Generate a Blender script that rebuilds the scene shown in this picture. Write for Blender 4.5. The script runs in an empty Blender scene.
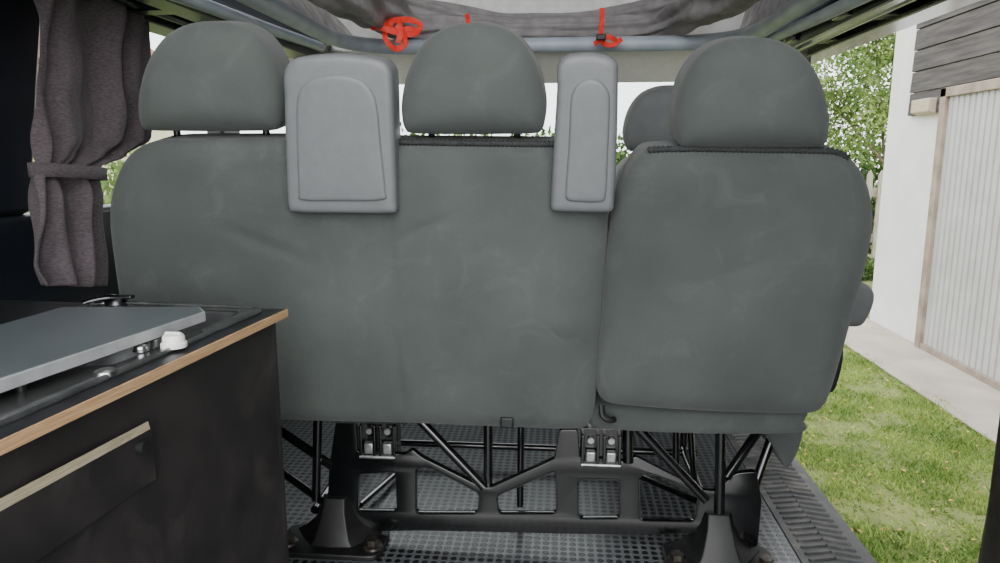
import bpy, bmesh, math, random
import numpy as np
from mathutils import Vector, noise
R = math.radians
random.seed(7)
SC = bpy.context.scene
COL = SC.collection
# ------------------------------------------------------------------ camera
H = .80; F = 700.0; P = R(10); TH = R(5)
CP, SP, CT, ST = math.cos(P), math.sin(P), math.cos(TH), math.sin(TH)
CAM = Vector((0, 0, H))
cd = bpy.data.cameras.new('camera'); cam = bpy.data.objects.new('camera', cd); COL.objects.link(cam)
cam.location = CAM; cam.rotation_euler = (R(90) - P, 0, TH)
cd.sensor_width = 36; cd.lens = 36 * F / 1000; cd.clip_start = .02
SC.camera = cam
def ray(px, py):
    u = (px - 500) / F; v = (281.5 - py) / F
    fw = CP + v * SP
    return Vector((u * CT - fw * ST, fw * CT + u * ST, -SP + v * CP))
def onY(px, py, Y): d = ray(px, py); return CAM + d * (Y / d.y)
def onX(px, py, X): d = ray(px, py); return CAM + d * (X / d.x)
def onZ(px, py, Z): d = ray(px, py); return CAM + d * ((Z - H) / d.z)
def onP(px, py, p0, n): d = ray(px, py); return CAM + d * ((p0 - CAM).dot(n) / d.dot(n))
# ------------------------------------------------------------------ materials
def lin(c):
    return tuple((x / 255 / 12.92) if x <= 10 else ((x / 255 + .055) / 1.055) ** 2.4 for x in c) + (1,)
def mat(name, c1, c2=None, scale=20, rough=.6, metal=0, bump=0, bscale=200, sheen=0, detail=4, stretch=None, island=False, translucent=0, lo=.35, hi=.65, coat=0, scuff=None):
    m = bpy.data.materials.new(name); m.use_nodes = True
    nt = m.node_tree; N = nt.nodes; L = nt.links
    b = N['Principled BSDF']
    b.inputs['Roughness'].default_value = rough; b.inputs['Metallic'].default_value = metal
    b.inputs['Coat Weight'].default_value = coat; b.inputs['Coat Roughness'].default_value = .15
    if sheen:
        b.inputs['Sheen Weight'].default_value = sheen; b.inputs['Sheen Roughness'].default_value = .5
    c2 = c2 or tuple(min(255, x * 1.12 + 2) for x in c1)
    tc = N.new('ShaderNodeTexCoord'); src = tc.outputs['Object']
    if stretch:
        mp = N.new('ShaderNodeMapping'); mp.inputs['Scale'].default_value = stretch
        L.new(src, mp.inputs['Vector']); src = mp.outputs['Vector']
    nz = N.new('ShaderNodeTexNoise'); nz.inputs['Scale'].default_value = scale; nz.inputs['Detail'].default_value = detail
    L.new(src, nz.inputs['Vector'])
    fac = nz.outputs['Fac']
    if island:
        g = N.new('ShaderNodeNewGeometry'); ad = N.new('ShaderNodeMath'); ad.operation = 'MULTIPLY_ADD'
        L.new(g.outputs['Random Per Island'], ad.inputs[0]); ad.inputs[1].default_value = .4
        sb = N.new('ShaderNodeMath'); sb.operation = 'SUBTRACT'; L.new(fac, sb.inputs[0]); sb.inputs[1].default_value = .2
        L.new(sb.outputs[0], ad.inputs[2]); fac = ad.outputs[0]
    cr = N.new('ShaderNodeValToRGB')
    cr.color_ramp.elements[0].position = lo; cr.color_ramp.elements[1].position = hi
    cr.color_ramp.elements[0].color = lin(c1); cr.color_ramp.elements[1].color = lin(c2)
    L.new(fac, cr.inputs['Fac']); colout = cr.outputs['Color']
    if scuff:
        # pale dusty scuff marks: warped noise, only its peaks
        sc_col, sc_scale, sc_amt, sc_lo = scuff
        n3 = N.new('ShaderNodeTexNoise'); n3.inputs['Scale'].default_value = sc_scale; n3.inputs['Detail'].default_value = 9
        n3.inputs['Distortion'].default_value = 1.6; n3.inputs['Roughness'].default_value = .62
        L.new(tc.outputs['Object'], n3.inputs['Vector'])
        mr = N.new('ShaderNodeMapRange'); L.new(n3.outputs['Fac'], mr.inputs['Value'])
        mr.inputs['From Min'].default_value = sc_lo; mr.inputs['From Max'].default_value = sc_lo + .2; mr.inputs['To Max'].default_value = sc_amt
        mx = N.new('ShaderNodeMix'); mx.data_type = 'RGBA'; L.new(mr.outputs[0], mx.inputs['Factor']); L.new(colout, mx.inputs['A']); mx.inputs['B'].default_value = lin(sc_col)
        colout = mx.outputs['Result']
    L.new(colout, b.inputs['Base Color'])
    if bump:
        n2 = N.new('ShaderNodeTexNoise'); n2.inputs['Scale'].default_value = bscale; L.new(src, n2.inputs['Vector'])
        bp = N.new('ShaderNodeBump'); bp.inputs['Strength'].default_value = bump; bp.inputs['Distance'].default_value = .003
        L.new(n2.outputs['Fac'], bp.inputs['Height']); L.new(bp.outputs['Normal'], b.inputs['Normal'])
    if translucent:
        t = N.new('ShaderNodeBsdfTranslucent'); L.new(colout, t.inputs['Color'])
        mx = N.new('ShaderNodeMixShader'); mx.inputs[0].default_value = translucent
        L.new(b.outputs[0], mx.inputs[1]); L.new(t.outputs[0], mx.inputs[2])
        L.new(mx.outputs[0], N['Material Output'].inputs['Surface'])
    return m
M = {}
M['velour'] = mat('velour', (59, 65, 63), (79, 85, 82), 4.5, .9, bump=.35, bscale=700, sheen=.14, detail=12, lo=.28, hi=.72, scuff=((112, 116, 113), 11, .2, .53))
M['velour2'] = mat('velour_dark', (68, 72, 71), (82, 86, 85), 9, .9, bump=.25, bscale=900, sheen=.12)
M['velour3'] = mat('velour_front', (96, 99, 100), (110, 113, 114), 9, .9, bump=.25, bscale=900, sheen=.12)
M['piping'] = mat('piping', (24, 26, 27), (52, 55, 55), 300, .85)
M['plastic'] = mat('grey_plastic', (104, 107, 109), (109, 112, 114), 60, .42, bump=.1, bscale=1200)
M['blackmetal'] = mat('black_metal', (9, 10, 11), (18, 19, 20), 30, .2, .0, bump=.03, bscale=60, coat=.8)
M['footmetal'] = mat('foot_metal', (10, 11, 12), (20, 20, 21), 30, .5, .0, bump=.06, bscale=60, coat=.05, scuff=((70, 66, 60), 14, .3, .58))
M['blackplastic'] = mat('black_plastic', (16, 17, 18), (26, 27, 28), 40, .5)
M['chrome'] = mat('chrome', (150, 150, 150), (190, 190, 190), 40, .28, 1)
M['latchmetal'] = mat('latch_metal', (130, 131, 132), (172, 172, 173), 60, .35, .8)
M['darkchrome'] = mat('dark_chrome', (60, 62, 64), (84, 86, 88), 40, .25, 1)
M['steel'] = mat('steel', (124, 126, 127), (156, 158, 158), 25, .22, .9, bump=.03)
M['bolt'] = mat('bolt', (62, 58, 54), (104, 98, 90), 90, .4, .8)
M['board'] = mat('black_board', (28, 27, 28), (44, 41, 41), 14, .5, bump=.06, bscale=300, detail=9, scuff=((98, 92, 88), 6, .26, .52))
M['worktop'] = mat('worktop_black', (28, 30, 32), (40, 42, 44), 30, .36)
M['beech'] = mat('beech_edge', (168, 134, 97), (194, 160, 122), 12, .6, stretch=(2, 2, 40))
M['pale_strip'] = mat('pale_strip', (150, 140, 118), (178, 167, 143), 14, .55, stretch=(3, 3, 60), scuff=((100, 90, 74), 20, .5, .52))
M['lid'] = mat('lid_grey', (82, 89, 92), (90, 97, 100), 8, .38)
M['lid_edge'] = mat('lid_edge', (146, 148, 150), (164, 166, 168), 40, .35, .1)
M['white'] = mat('white_plastic', (220, 220, 216), (235, 235, 230), 30, .4)
M['curtain'] = mat('curtain_cloth', (74, 66, 71), (98, 89, 93), 140, .95, bump=.35, bscale=700, sheen=.1, stretch=(1, 1, 3))
M['navy'] = mat('navy_paint', (16, 20, 27), (26, 31, 39), 8, .35)
M['bluegrey'] = mat('bluegrey_paint', (156, 166, 178), (174, 184, 195), 12, .4)
M['cream'] = mat('headliner', (240, 238, 230), (247, 245, 238), 50, .85, bump=.1)
M['boardwhite'] = mat('roof_lining_white', (218, 218, 218), (232, 232, 232), 30, .7)
M['canvas'] = mat('canvas', (132, 128, 131), (152, 148, 150), 24, .9, bump=.3, bscale=400)
M['canvaswall'] = mat('canvas_wall', (120, 118, 120), (150, 147, 149), 24, .9, bump=.3, bscale=300, translucent=.3)
M['red'] = mat('red_strap', (220, 36, 20), (240, 58, 38), 60, .6)
M['rubber'] = mat('door_rubber', (46, 44, 42), (66, 63, 60), 30, .6)
M['concrete'] = mat('concrete', (158, 150, 138), (190, 182, 170), 3, .9, bump=.4, bscale=60, detail=10, lo=.3, hi=.7)
M['bounce_paving'] = mat('bounce_paving', (156, 154, 152), (182, 180, 177), 2, .9, bump=.3, bscale=50, detail=9)
M['soil'] = mat('lawn_soil', (94, 106, 54), (132, 138, 82), 4, .95, detail=9)
M['grass'] = mat('grass_blades', (80, 118, 38), (170, 190, 98), 3.5, .7, island=True, translucent=.3, detail=9, lo=.28, hi=.74)
M['dryleaf'] = mat('dry_leaf', (150, 124, 62), (196, 176, 104), 30, .8, island=True)
M['leaf'] = mat('tree_leaf', (74, 104, 44), (156, 178, 100), 2, .6, island=True, translucent=.38, lo=.25, hi=.8)
M['leaf2'] = mat('hedge_leaf', (46, 72, 28), (104, 132, 60), 2, .6, island=True, translucent=.3, lo=.25, hi=.75)
M['bark'] = mat('bark', (92, 80, 66), (128, 114, 98), 20, .9, bump=.4, bscale=60)
M['render'] = mat('white_render', (222, 223, 225), (232, 233, 235), 4, .9, bump=.2, bscale=120)
M['siding'] = mat('grey_siding', (60, 57, 57), (90, 86, 84), 3, .85, bump=.3, bscale=40, stretch=(6, 1, 14), detail=8)
M['gdoor'] = mat('garage_door', (178, 178, 178), (190, 190, 190), 6, .6)
M['gframe'] = mat('garage_frame', (136, 122, 110), (162, 148, 134), 10, .7)
M['timber'] = mat('pale_timber', (176, 162, 140), (198, 184, 162), 10, .8, stretch=(20, 1, 20))
M['beigewall'] = mat('beige_wall', (220, 208, 176), (232, 220, 190), 2, .9)
M['rooftile'] = mat('roof_tile', (120, 78, 62), (146, 98, 78), 6, .9)
M['greywood'] = mat('fence_wood', (150, 142, 130), (182, 174, 160), 8, .85, stretch=(10, 10, 1))
def dotted(name):
    m = mat(name, (82, 85, 87), (100, 103, 105), 6, .3)  # grey base colour stands in for sky reflection on the black rubber
    nt = m.node_tree; N = nt.nodes; L = nt.links; b = N['Principled BSDF']
    tc = N.new('ShaderNodeTexCoord')
    def vm(op, a, val=None):
        n = N.new('ShaderNodeVectorMath'); n.operation = op; L.new(a, n.inputs[0])
        if val: n.inputs[1].default_value = val
        return n
    s = vm('MULTIPLY', tc.outputs['Object'], (54, 54, 0)); f = vm('FRACTION', s.outputs[0]); d = vm('SUBTRACT', f.outputs[0], (.5, .5, 0)); l = vm('LENGTH', d.outputs[0])
    mr = N.new('ShaderNodeMapRange'); mr.interpolation_type = 'SMOOTHSTEP'
    L.new(l.outputs['Value'], mr.inputs['Value'])
    mr.inputs['From Min'].default_value = .32; mr.inputs['From Max'].default_value = .40
    mr.inputs['To Min'].default_value = 1; mr.inputs['To Max'].default_value = 0
    mx = N.new('ShaderNodeMix'); mx.data_type = 'RGBA'
    old = b.inputs['Base Color'].links[0].from_socket
    L.new(mr.outputs[0], mx.inputs['Factor']); L.new(old, mx.inputs['A']); mx.inputs['B'].default_value = lin((20, 21, 23))
    L.new(mx.outputs['Result'], b.inputs['Base Color'])
    bp = N.new('ShaderNodeBump'); bp.inputs['Strength'].default_value = .5; bp.inputs['Distance'].default_value = .002
    L.new(mr.outputs[0], bp.inputs['Height']); L.new(bp.outputs['Normal'], b.inputs['Normal'])
    return m
M['floor'] = dotted('dotted_rubber')
def glassmat():
    m = bpy.data.materials.new('window_glass'); m.use_nodes = True
    nt = m.node_tree; N = nt.nodes; L = nt.links; N.remove(N['Principled BSDF'])
    t = N.new('ShaderNodeBsdfTransparent'); g = N.new('ShaderNodeBsdfGlossy'); g.inputs['Roughness'].default_value = .02
    t.inputs['Color'].default_value = (.9, .95, .93, 1)
    x = N.new('ShaderNodeMixShader'); x.inputs[0].default_value = .06
    L.new(t.outputs[0], x.inputs[1]); L.new(g.outputs[0], x.inputs[2]); L.new(x.outputs[0], N['Material Output'].inputs['Surface'])
    return m
M['glass'] = glassmat()
# ------------------------------------------------------------------ object helpers
WL = {}
def props(o, label=None, cat=None, group=None, kind=None):
    for k, v in (('label', label), ('category', cat), ('group', group), ('kind', kind)):
        if v: o[k] = v
    return o
def thing(name, label, cat, loc, group=None):
    o = bpy.data.objects.new(name, None); COL.objects.link(o); o.empty_display_size = .1
    o.location = loc; WL[o.name] = Vector(loc)
    return props(o, label, cat, group)
def link(name, vs, fs, m, parent=None, smooth=True, bevel=0, solid=0, angle=40, recalc=True):
    vs = [Vector(v) for v in vs]
    mn = Vector([min(v[i] for v in vs) for i in range(3)]); mx = Vector([max(v[i] for v in vs) for i in range(3)])
    o = (mn + mx) / 2
    if not parent: o.z = mn.z
    me = bpy.data.meshes.new(name); me.from_pydata([v - o for v in vs], [], fs); me.validate()
    if recalc:
        bm = bmesh.new(); bm.from_mesh(me); bmesh.ops.recalc_face_normals(bm, faces=bm.faces); bm.to_mesh(me); bm.free()
    if smooth:
        me.polygons.foreach_set('use_smooth', [True] * len(me.polygons)); me.set_sharp_from_angle(angle=R(angle))
    me.materials.append(m)
    ob = bpy.data.objects.new(name, me); COL.objects.link(ob)
    WL[ob.name] = o
    if parent: ob.parent = parent; ob.location = o - WL[parent.name]
    else: ob.location = o
    if solid:
        s = ob.modifiers.new('solid', 'SOLIDIFY'); s.thickness = solid; s.offset = 0
    if bevel:
        b = ob.modifiers.new('bevel', 'BEVEL'); b.width = bevel; b.segments = 3; b.limit_method = 'ANGLE'; b.angle_limit = R(25)
    return ob
class MB:
    def __init__(s): s.v = []; s.f = []
    def add(s, v, f):
        k = len(s.v); s.v += [Vector(x) for x in v]; s.f += [tuple(i + k for i in q) for q in f]; return s
    def box(s, x0, x1, y0, y1, z0, z1):
        return s.add([(x0, y0, z0), (x1, y0, z0), (x1, y1, z0), (x0, y1, z0), (x0, y0, z1), (x1, y0, z1), (x1, y1, z1), (x0, y1, z1)],
                     [(0, 3, 2, 1), (4, 5, 6, 7), (0, 1, 5, 4), (1, 2, 6, 5), (2, 3, 7, 6), (3, 0, 4, 7)])
    def prism(s, poly, ext):
        n = len(poly); ext = Vector(ext); poly = [Vector(p) for p in poly]
        return s.add(poly + [p + ext for p in poly], [tuple(range(n))[::-1], tuple(range(n, 2 * n))] + [(i, (i + 1) % n, n + (i + 1) % n, n + i) for i in range(n)])
    def tube(s, pts, r, n=10, closed=False, flat=1.0):
        pts = [Vector(p) for p in pts]; m = len(pts); rings = []; up = None
        for i, p in enumerate(pts):
            t = (pts[min(i + 1, m - 1)] - pts[max(i - 1, 0)]).normalized()
            if up is None:
                up = Vector((0, 0, 1)) if abs(t.z) < .9 else Vector((0, 1, 0))
            a = t.cross(up).normalized(); up = a.cross(t).normalized()
            rr = r[i] if isinstance(r, list) else r
            rings.append([p + a * rr * flat * math.cos(2 * math.pi * k / n) + up * rr * math.sin(2 * math.pi * k / n) for k in range(n)])
        v = [q for g in rings for q in g]
        f = [(i * n + k, i * n + (k + 1) % n, (i + 1) * n + (k + 1) % n, (i + 1) * n + k) for i in range(m - 1) for k in range(n)]
        f += [tuple(range(n))[::-1], tuple(range((m - 1) * n, m * n))]
        return s.add(v, f)
    def ribbon(s, pts, wv, th):
        pts = [Vector(p) for p in pts]; m = len(pts); v = []
        for i, p in enumerate(pts):
            t = (pts[min(i + 1, m - 1)] - pts[max(i - 1, 0)]).normalized()
            dpt = Vector((.35 * math.sin(i * .5), 1, .35 * math.cos(i * .4))).normalized(); a = t.cross(dpt).normalized(); dpt = a.cross(t).normalized()
            v += [p + a * wv - dpt * th, p - a * wv - dpt * th, p - a * wv + dpt * th, p + a * wv + dpt * th]
        f = [(4 * i + k, 4 * i + (k + 1) % 4, 4 * i + 4 + (k + 1) % 4, 4 * i + 4 + k) for i in range(m - 1) for k in range(4)] + [(0, 1, 2, 3), (4 * m - 4, 4 * m - 3, 4 * m - 2, 4 * m - 1)]
        return s.add(v, f)
    def cyl(s, c, r, h, n=20, axis=(0, 0, 1)):
        c = Vector(c); ax = Vector(axis).normalized()
        return s.tube([c, c + ax * h], r, n)
    def dome(s, c, r, h, n=20):
        c = Vector(c)
        return s.tube([c, c + Vector((0, 0, h * .6)), c + Vector((0, 0, h * .9)), c + Vector((0, 0, h))], [r, r * .95, r * .75, r * .4], n)
    def build(s, name, m, parent=None, **k): return link(name, s.v, s.f, m, parent, **k)
def smooth_path(p, step=6, closed=False):
    p = [Vector(q) for q in p]; n = len(p); out = []
    rng = range(n) if closed else range(n - 1)
    for i in rng:
        if closed: a, b, c, d = p[(i - 1) % n], p[i], p[(i + 1) % n], p[(i + 2) % n]
        else: a, b, c, d = p[max(i - 1, 0)], p[i], p[i + 1], p[min(i + 2, n - 1)]
        for k in range(step):
            t = k / step
            out.append(.5 * ((2 * b) + (c - a) * t + (2 * a - 5 * b + 4 * c - d) * t * t + (3 * b - a - 3 * c + d) * t ** 3))
    if not closed: out.append(p[-1])
    return out
def resample(p, N):
    n = len(p); L = [0]
    for i in range(n): L.append(L[-1] + (p[(i + 1) % n] - p[i]).length)
    out = []; j = 0
    for k in range(N):
        t = L[-1] * k / N
        while L[j + 1] < t: j += 1
        f = (t - L[j]) / max(1e-9, L[j + 1] - L[j]); out.append(p[j].lerp(p[(j + 1) % n], f))
    return out
def softdist(P2, Q):
    # smooth distance of points P2 (m,2) to closed polyline Q (n,2)
    A_ = Q; B_ = np.roll(Q, -1, 0); T = B_ - A_; Ln = np.linalg.norm(T, axis=1) + 1e-12; T = T / Ln[:, None]
    D = P2[:, None, :] - A_[None]; s = (D * T[None]).sum(2); h2 = np.maximum((D ** 2).sum(2) - s ** 2, 1e-10)
    a0 = -s; a1 = Ln[None] - s
    I = (a1 / np.sqrt(h2 + a1 ** 2) - a0 / np.sqrt(h2 + a0 ** 2)) / h2
    return np.sqrt(2.0 / np.maximum(I.sum(1), 1e-9))
def pad(name, pix, p0, n, th, r, bulge, m, parent, fn=None, N=150, K=14, smooth_in=True, pts=None, edge=None):
    # cushion: outline on a plane, rounded rim of depth r over width edge, gentle bulge toward the viewer side
    p0 = Vector(p0); n = Vector(n).normalized(); ux = Vector((1, 0, 0)); ux = (ux - n * ux.dot(n)).normalized(); up = ux.cross(n); up = up if up.z > 0 else -up
    edge = edge or r
    w = pts or [onP(a, b, p0, n) for a, b in pix]
    q = [Vector(((p - p0).dot(ux), (p - p0).dot(up), 0)) for p in w]
    if smooth_in: q = smooth_path(q, 8, True)
    q = resample(q, N)
    if sum(q[i].x * q[(i + 1) % N].y - q[(i + 1) % N].x * q[i].y for i in range(N)) < 0: q.reverse()
    c = sum(q, Vector()) / N
    V = []
    rf = min(r, th * .45)
    def ring(s, d): V.extend(p0 + ux * (c.x + (z.x - c.x) * s) + up * (c.y + (z.y - c.y) * s) + n * d for z in q)
    sz = min((z - c).length for z in q)
    ring(.5, th); ring(1 - rf / sz * .8, th); ring(1 - rf / sz * .25, th - rf * .3); ring(1, th - rf); ring(1, 0)
    ss = [1 - (k / K) ** 1.7 for k in range(1, K)]
    pts2 = np.array([[c.x + (z.x - c.x) * s, c.y + (z.y - c.y) * s] for s in ss for z in q] + [[c.x, c.y]])
    Q = np.array([[z.x, z.y] for z in q])
    dd = softdist(pts2, Q); dmax = dd.max()
    for (x, y), di in zip(pts2, dd):
        t = min(1, di / edge); e = math.sqrt(max(0, 1 - (1 - t) ** 2)); u = min(1, di / dmax)
        d = -r * e - bulge * (1 - (1 - u) ** 2)
        p = p0 + ux * x + up * y
        if fn: d += fn(p) * min(1, di / (edge * 1.5))
        V.append(p + n * d)
    nr = 5 + len(ss)
    Fc = [(i * N + k, i * N + (k + 1) % N, (i + 1) * N + (k + 1) % N, (i + 1) * N + k) for i in range(nr - 1) for k in range(N)]
    Fc.append(tuple(range(N))); last = (nr - 1) * N
    Fc += [(last + k, last + (k + 1) % N, len(V) - 1) for k in range(N)]
    return link(name, V, Fc, m, parent, angle=75)
def plate(outer, holes, ext, bev, place):
    cu = bpy.data.curves.new('c', 'CURVE'); cu.dimensions = '2D'; cu.fill_mode = 'BOTH'; cu.extrude = ext; cu.bevel_depth = bev; cu.bevel_resolution = 2
    for lp in [outer] + holes:
        s = cu.splines.new('POLY'); s.points.add(len(lp) - 1); s.use_cyclic_u = True
        for i, p in enumerate(lp): s.points[i].co = (p[0], p[1], 0, 1)
    o = bpy.data.objects.new('c', cu); COL.objects.link(o)
    dg = bpy.context.evaluated_depsgraph_get(); dg.update()
    me = bpy.data.meshes.new_from_object(o.evaluated_get(dg))
    bm = bmesh.new(); bm.from_mesh(me); bmesh.ops.remove_doubles(bm, verts=bm.verts, dist=1e-5); bm.verts.index_update()
    v = [place(x.co) for x in bm.verts]; f = [tuple(y.index for y in x.verts) for x in bm.faces]
    bm.free(); bpy.data.objects.remove(o); bpy.data.curves.remove(cu); bpy.data.meshes.remove(me)
    return v, f
def roundpoly(p, r, k=4):
    out = []; n = len(p)
    for i in range(n):
        a, b, c = Vector(p[i - 1]), Vector(p[i]), Vector(p[(i + 1) % n])
        d1 = (a - b); d2 = (c - b); rr = min(r, d1.length * .45, d2.length * .45)
        s = b + d1.normalized() * rr; e = b + d2.normalized() * rr
        for j in range(k + 1):
            t = j / k; out.append(tuple((1 - t) ** 2 * s + 2 * t * (1 - t) * b + t * t * e))
    return out

# ================================================================== VAN SHELL (structure)
XL = -.96; XR = .70; ZC = 1.13
props(MB().box(XL, .49, -.12, 2.75, -.06, 0).build('floor', M['floor'], smooth=False), 'black rubber van floor covered in raised round dots', kind='structure')
w = MB()
w.box(XL - .05, XL, -.12, 2.75, -.06, .70).box(XL - .05, XL, 1.95, 2.07, .70, ZC).box(XL - .05, XL, 1.25, 2.75, 1.10, ZC)
w.prism([(XL - .05, -.12, .70), (XL - .05, 1.20, .70), (XL - .05, 1.30, ZC), (XL - .05, -.12, ZC)], (.05, 0, 0))
w.box(XL - .05, XL, 2.65, 2.75, .7, 1.10)
props(w.build('wall_left', M['navy'], bevel=.012), 'near-black left side wall of the van', kind='structure')
w = MB()
w.box(XR, XR + .04, 2.25, 2.75, -.06, .70).box(XR, XR + .04, 2.25, 2.32, .70, 1.1).box(XR, XR + .04, 2.3, 2.75, 1.05, 1.1).box(XR, XR + .04, 2.65, 2.75, .7, 1.05).box(XR - .03, XR + .04, -.12, .85, -.06, 1.1)
props(w.build('wall_right', M['navy'], bevel=.01), 'dark right side of the van around the door opening', kind='structure')
# ceiling : front headliner, roof above opening shaped tilted up to let light in
w = MB()
w.prism([(XL, 2.33, 1.145), (XL, 2.33, 1.17), (XL, 2.56, 1.10), (XL, 2.53, 1.055)], (XR - XL, 0, 0))
props(w.build('ceiling', M['cream'], bevel=.006), 'cream headliner above the windscreen', kind='structure')
w = MB().prism([(XL, 2.62, 1.42), (XL, 2.62, 1.45), (XL, -.12, 2.29), (XL, -.12, 2.26)], (XR - XL, 0, 0)).prism([(XL, 2.52, 1.17), (XL, 2.55, 1.17), (XL, 2.62, 1.44), (XL, 2.58, 1.44)], (XR - XL, 0, 0))
props(w.build('ceiling_roof', M['boardwhite'], smooth=False), 'pale lining of the pop-up roof, opened up to let light in', kind='structure')
# left roof rail
w = MB().box(XL, -.76, -.12, 2.35, 1.13, 1.17)
w.box(-.80, -.74, -.12, 2.33, 1.09, 1.135).box(XL, XL + .05, -.12, 2.35, 1.095, 1.13)
w.tube([(-.88, .2, 1.112), (-.88, 2.2, 1.112)], .010)
for y in (1.45, 1.75, 2.05): w.box(-.90, -.76, y, y + .05, 1.10, 1.13)
props(w.build('trim_1', M['navy'], bevel=.006), 'dark blue roof edge with curtain rail on the left', kind='structure')
# right door header
w = MB().box(.58, XR + .05, -.12, 2.35, 1.12, 1.17)
w.box(.685, XR + .05, -.12, 2.35, 1.08, 1.12).box(.60, .625, -.12, 2.3, 1.085, 1.12).tube([(.655, -.1, 1.10), (.655, 2.2, 1.10)], .01)
for y in (1.3, 1.62, 1.95): w.box(.59, .69, y, y + .07, 1.10, 1.125)
props(w.build('trim_2', M['blackmetal'], bevel=.004), 'black door header with slide rail on the right', kind='structure')
# door sill tread
w = MB().box(.49, .63, -.12, 2.3, -.06, .004).box(.625, .65, -.12, 2.75, -.22, -.01)
for k in range(60):
    y = .85 + k * .024
    w.add([(.505, y, .004), (.56, y + .012, .004), (.56, y + .022, .004), (.505, y + .010, .004), (.507, y + .003, .008), (.558, y + .015, .008), (.558, y + .019, .008), (.507, y + .007, .008)], [(4, 5, 6, 7), (0, 1, 5, 4), (2, 3, 7, 6), (0, 4, 7, 3), (1, 2, 6, 5)])
    w.add([(.615, y, .004), (.56, y + .012, .004), (.56, y + .022, .004), (.615, y + .010, .004), (.613, y + .003, .008), (.562, y + .015, .008), (.562, y + .019, .008), (.613, y + .007, .008)], [(4, 5, 6, 7), (0, 1, 5, 4), (2, 3, 7, 6), (0, 4, 7, 3), (1, 2, 6, 5)])
M['tread'] = mat('tread_rubber', (46, 47, 48), (70, 70, 69), 9, .5, detail=9, scuff=((128, 122, 112), 9, .6, .5))
props(w.build('trim_3', M['tread'], smooth=False), 'dark ribbed door sill tread', kind='structure')
# windows
def quad(name, a, b, c, d, label):
    return props(link(name, [a, b, c, d], [(0, 1, 2, 3)], M['glass'], smooth=False), label, kind='structure')
quad('window_1', (XL, 2.55, 1.07), (XR, 2.55, 1.07), (XR, 3.2, .66), (XL, 3.2, .66), 'windscreen behind the front seats')
quad('window_2', (XL - .03, 1.2, .70), (XL - .03, 1.95, .70), (XL - .03, 1.95, 1.10), (XL - .03, 1.3, 1.10), 'left side window behind the curtain')
w = MB().prism([(XL, 2.55, 0), (XL, 2.55, .5), (XL, 2.65, .62), (XL, 3.2, .64), (XL, 3.2, 0)], (XR - XL, 0, 0))
props(w.build('wall_front', M['blackplastic'], bevel=.02), 'dark front bulkhead under the windscreen', kind='structure')

# ================================================================== REAR BENCH
BN = Vector((0, .98, .19)).normalized(); BP = Vector((0, 1.265, .32))
def bp(px, py, off=0): return onP(px, py, BP + BN * off, BN)
bench = thing('bench_seat', 'grey velour three-seat bench seen from behind on a black steel floor frame', 'bench seat', (-.13, 1.4, 0))
xs_seam = bp(398, 300).x
def crease(p, x0, z0, x1, z1, wd):
    a = Vector((x1 - x0, z1 - z0)); l = a.length; a /= l; q = Vector((p.x - x0, p.z - z0)); s = q.dot(a)
    e = abs(q.x * a.y - q.y * a.x) ; f = max(0, min(1, s / l)); f = math.sin(math.pi * f) if 0 < s < l else 0
    return f * math.exp(-(e / wd) ** 2)
def fn_double(p):
    d = .007 * math.exp(-((p.x - xs_seam - .006 * math.sin(p.z * 9)) / .010) ** 2)
    d += .004 * crease(p, -.62, .70, -.42, .62, .012) + .004 * crease(p, -.05, .52, .10, .44, .012) + .003 * crease(p, -.30, .66, -.16, .72, .01)
    return d + .010 * noise.noise(Vector((p.x * 4, p.z * 3, 1.3))) + .004 * noise.noise(Vector((p.x * 11, p.z * 9, 5)))
def fn_single(p): return .003 * crease(p, .22, .60, .36, .66, .012) + .008 * noise.noise(Vector((p.x * 4, p.z * 4, 9.3))) + .003 * noise.noise(Vector((p.x * 11, p.z * 9, 2)))
dbl = [(165, 140), (220, 139), (300, 139), (400, 141), (500, 142), (585, 143), (600, 146), (606, 156), (608, 200), (607, 250), (603, 310), (598, 370), (594, 408), (588, 422), (576, 427),
       (500, 425), (400, 421), (300, 419), (200, 416), (165, 414), (148, 404), (136, 370), (124, 310), (115, 250), (112, 218), (114, 192), (124, 164), (140, 147)]
pad('backrest', dbl, BP, BN, .085, .024, .012, M['velour'], bench, fn_double, N=280, K=44, edge=.04)
sgl = [(655, 148), (700, 147), (760, 148), (820, 149), (838, 151), (852, 160), (864, 178), (871, 205), (871, 230), (865, 262), (855, 300), (842, 348), (830, 388), (822, 404), (808, 411),
       (760, 411), (700, 409), (630, 404), (606, 400), (597, 390), (596, 370), (600, 330), (604, 280), (609, 235), (617, 200), (630, 168), (641, 153)]
pad('backrest', sgl, BP - BN * .012, BN, .09, .028, .016, M['velour'], bench, fn_single, N=240, K=34, edge=.05)
# lower flap
pad('seat_flap', [(588, 402), (700, 408), (800, 409), (803, 420), (798, 431), (700, 432), (610, 428), (590, 424), (584, 414)], BP + BN * .02, BN, .05, .012, .004, M['velour'], bench, N=120, K=8)
# piping
def resample_open(p, step):
    out = [p[0]]; acc = 0
    for a, b in zip(p, p[1:]):
        l = (b - a).length; t = step - acc
        while t <= l and l > 0: out.append(a.lerp(b, t / l)); t += step
        acc = l - (t - step)
    return out
def pipe(pix, off, r, name='piping', m='piping'):
    pts = resample_open(smooth_path([bp(a, b, off) for a, b in pix], 14), .0034)
    rad = [r * (1 + (.22 if k % 2 else -.22)) for k in range(len(pts))]
    MB().tube(pts, rad, 8).build(name, M[m], bench, angle=180)
pipe([(398, 142), (450, 143), (520, 144), (560, 144.5), (598, 147.5)], -.011, .0050)
pipe([(648, 151), (655, 149.5), (700, 149), (760, 150), (820, 151), (838, 153), (848, 158)], -.023, .0052)
pipe([(336, 421), (370, 421.5), (408, 422)], -.004, .004)
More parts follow.
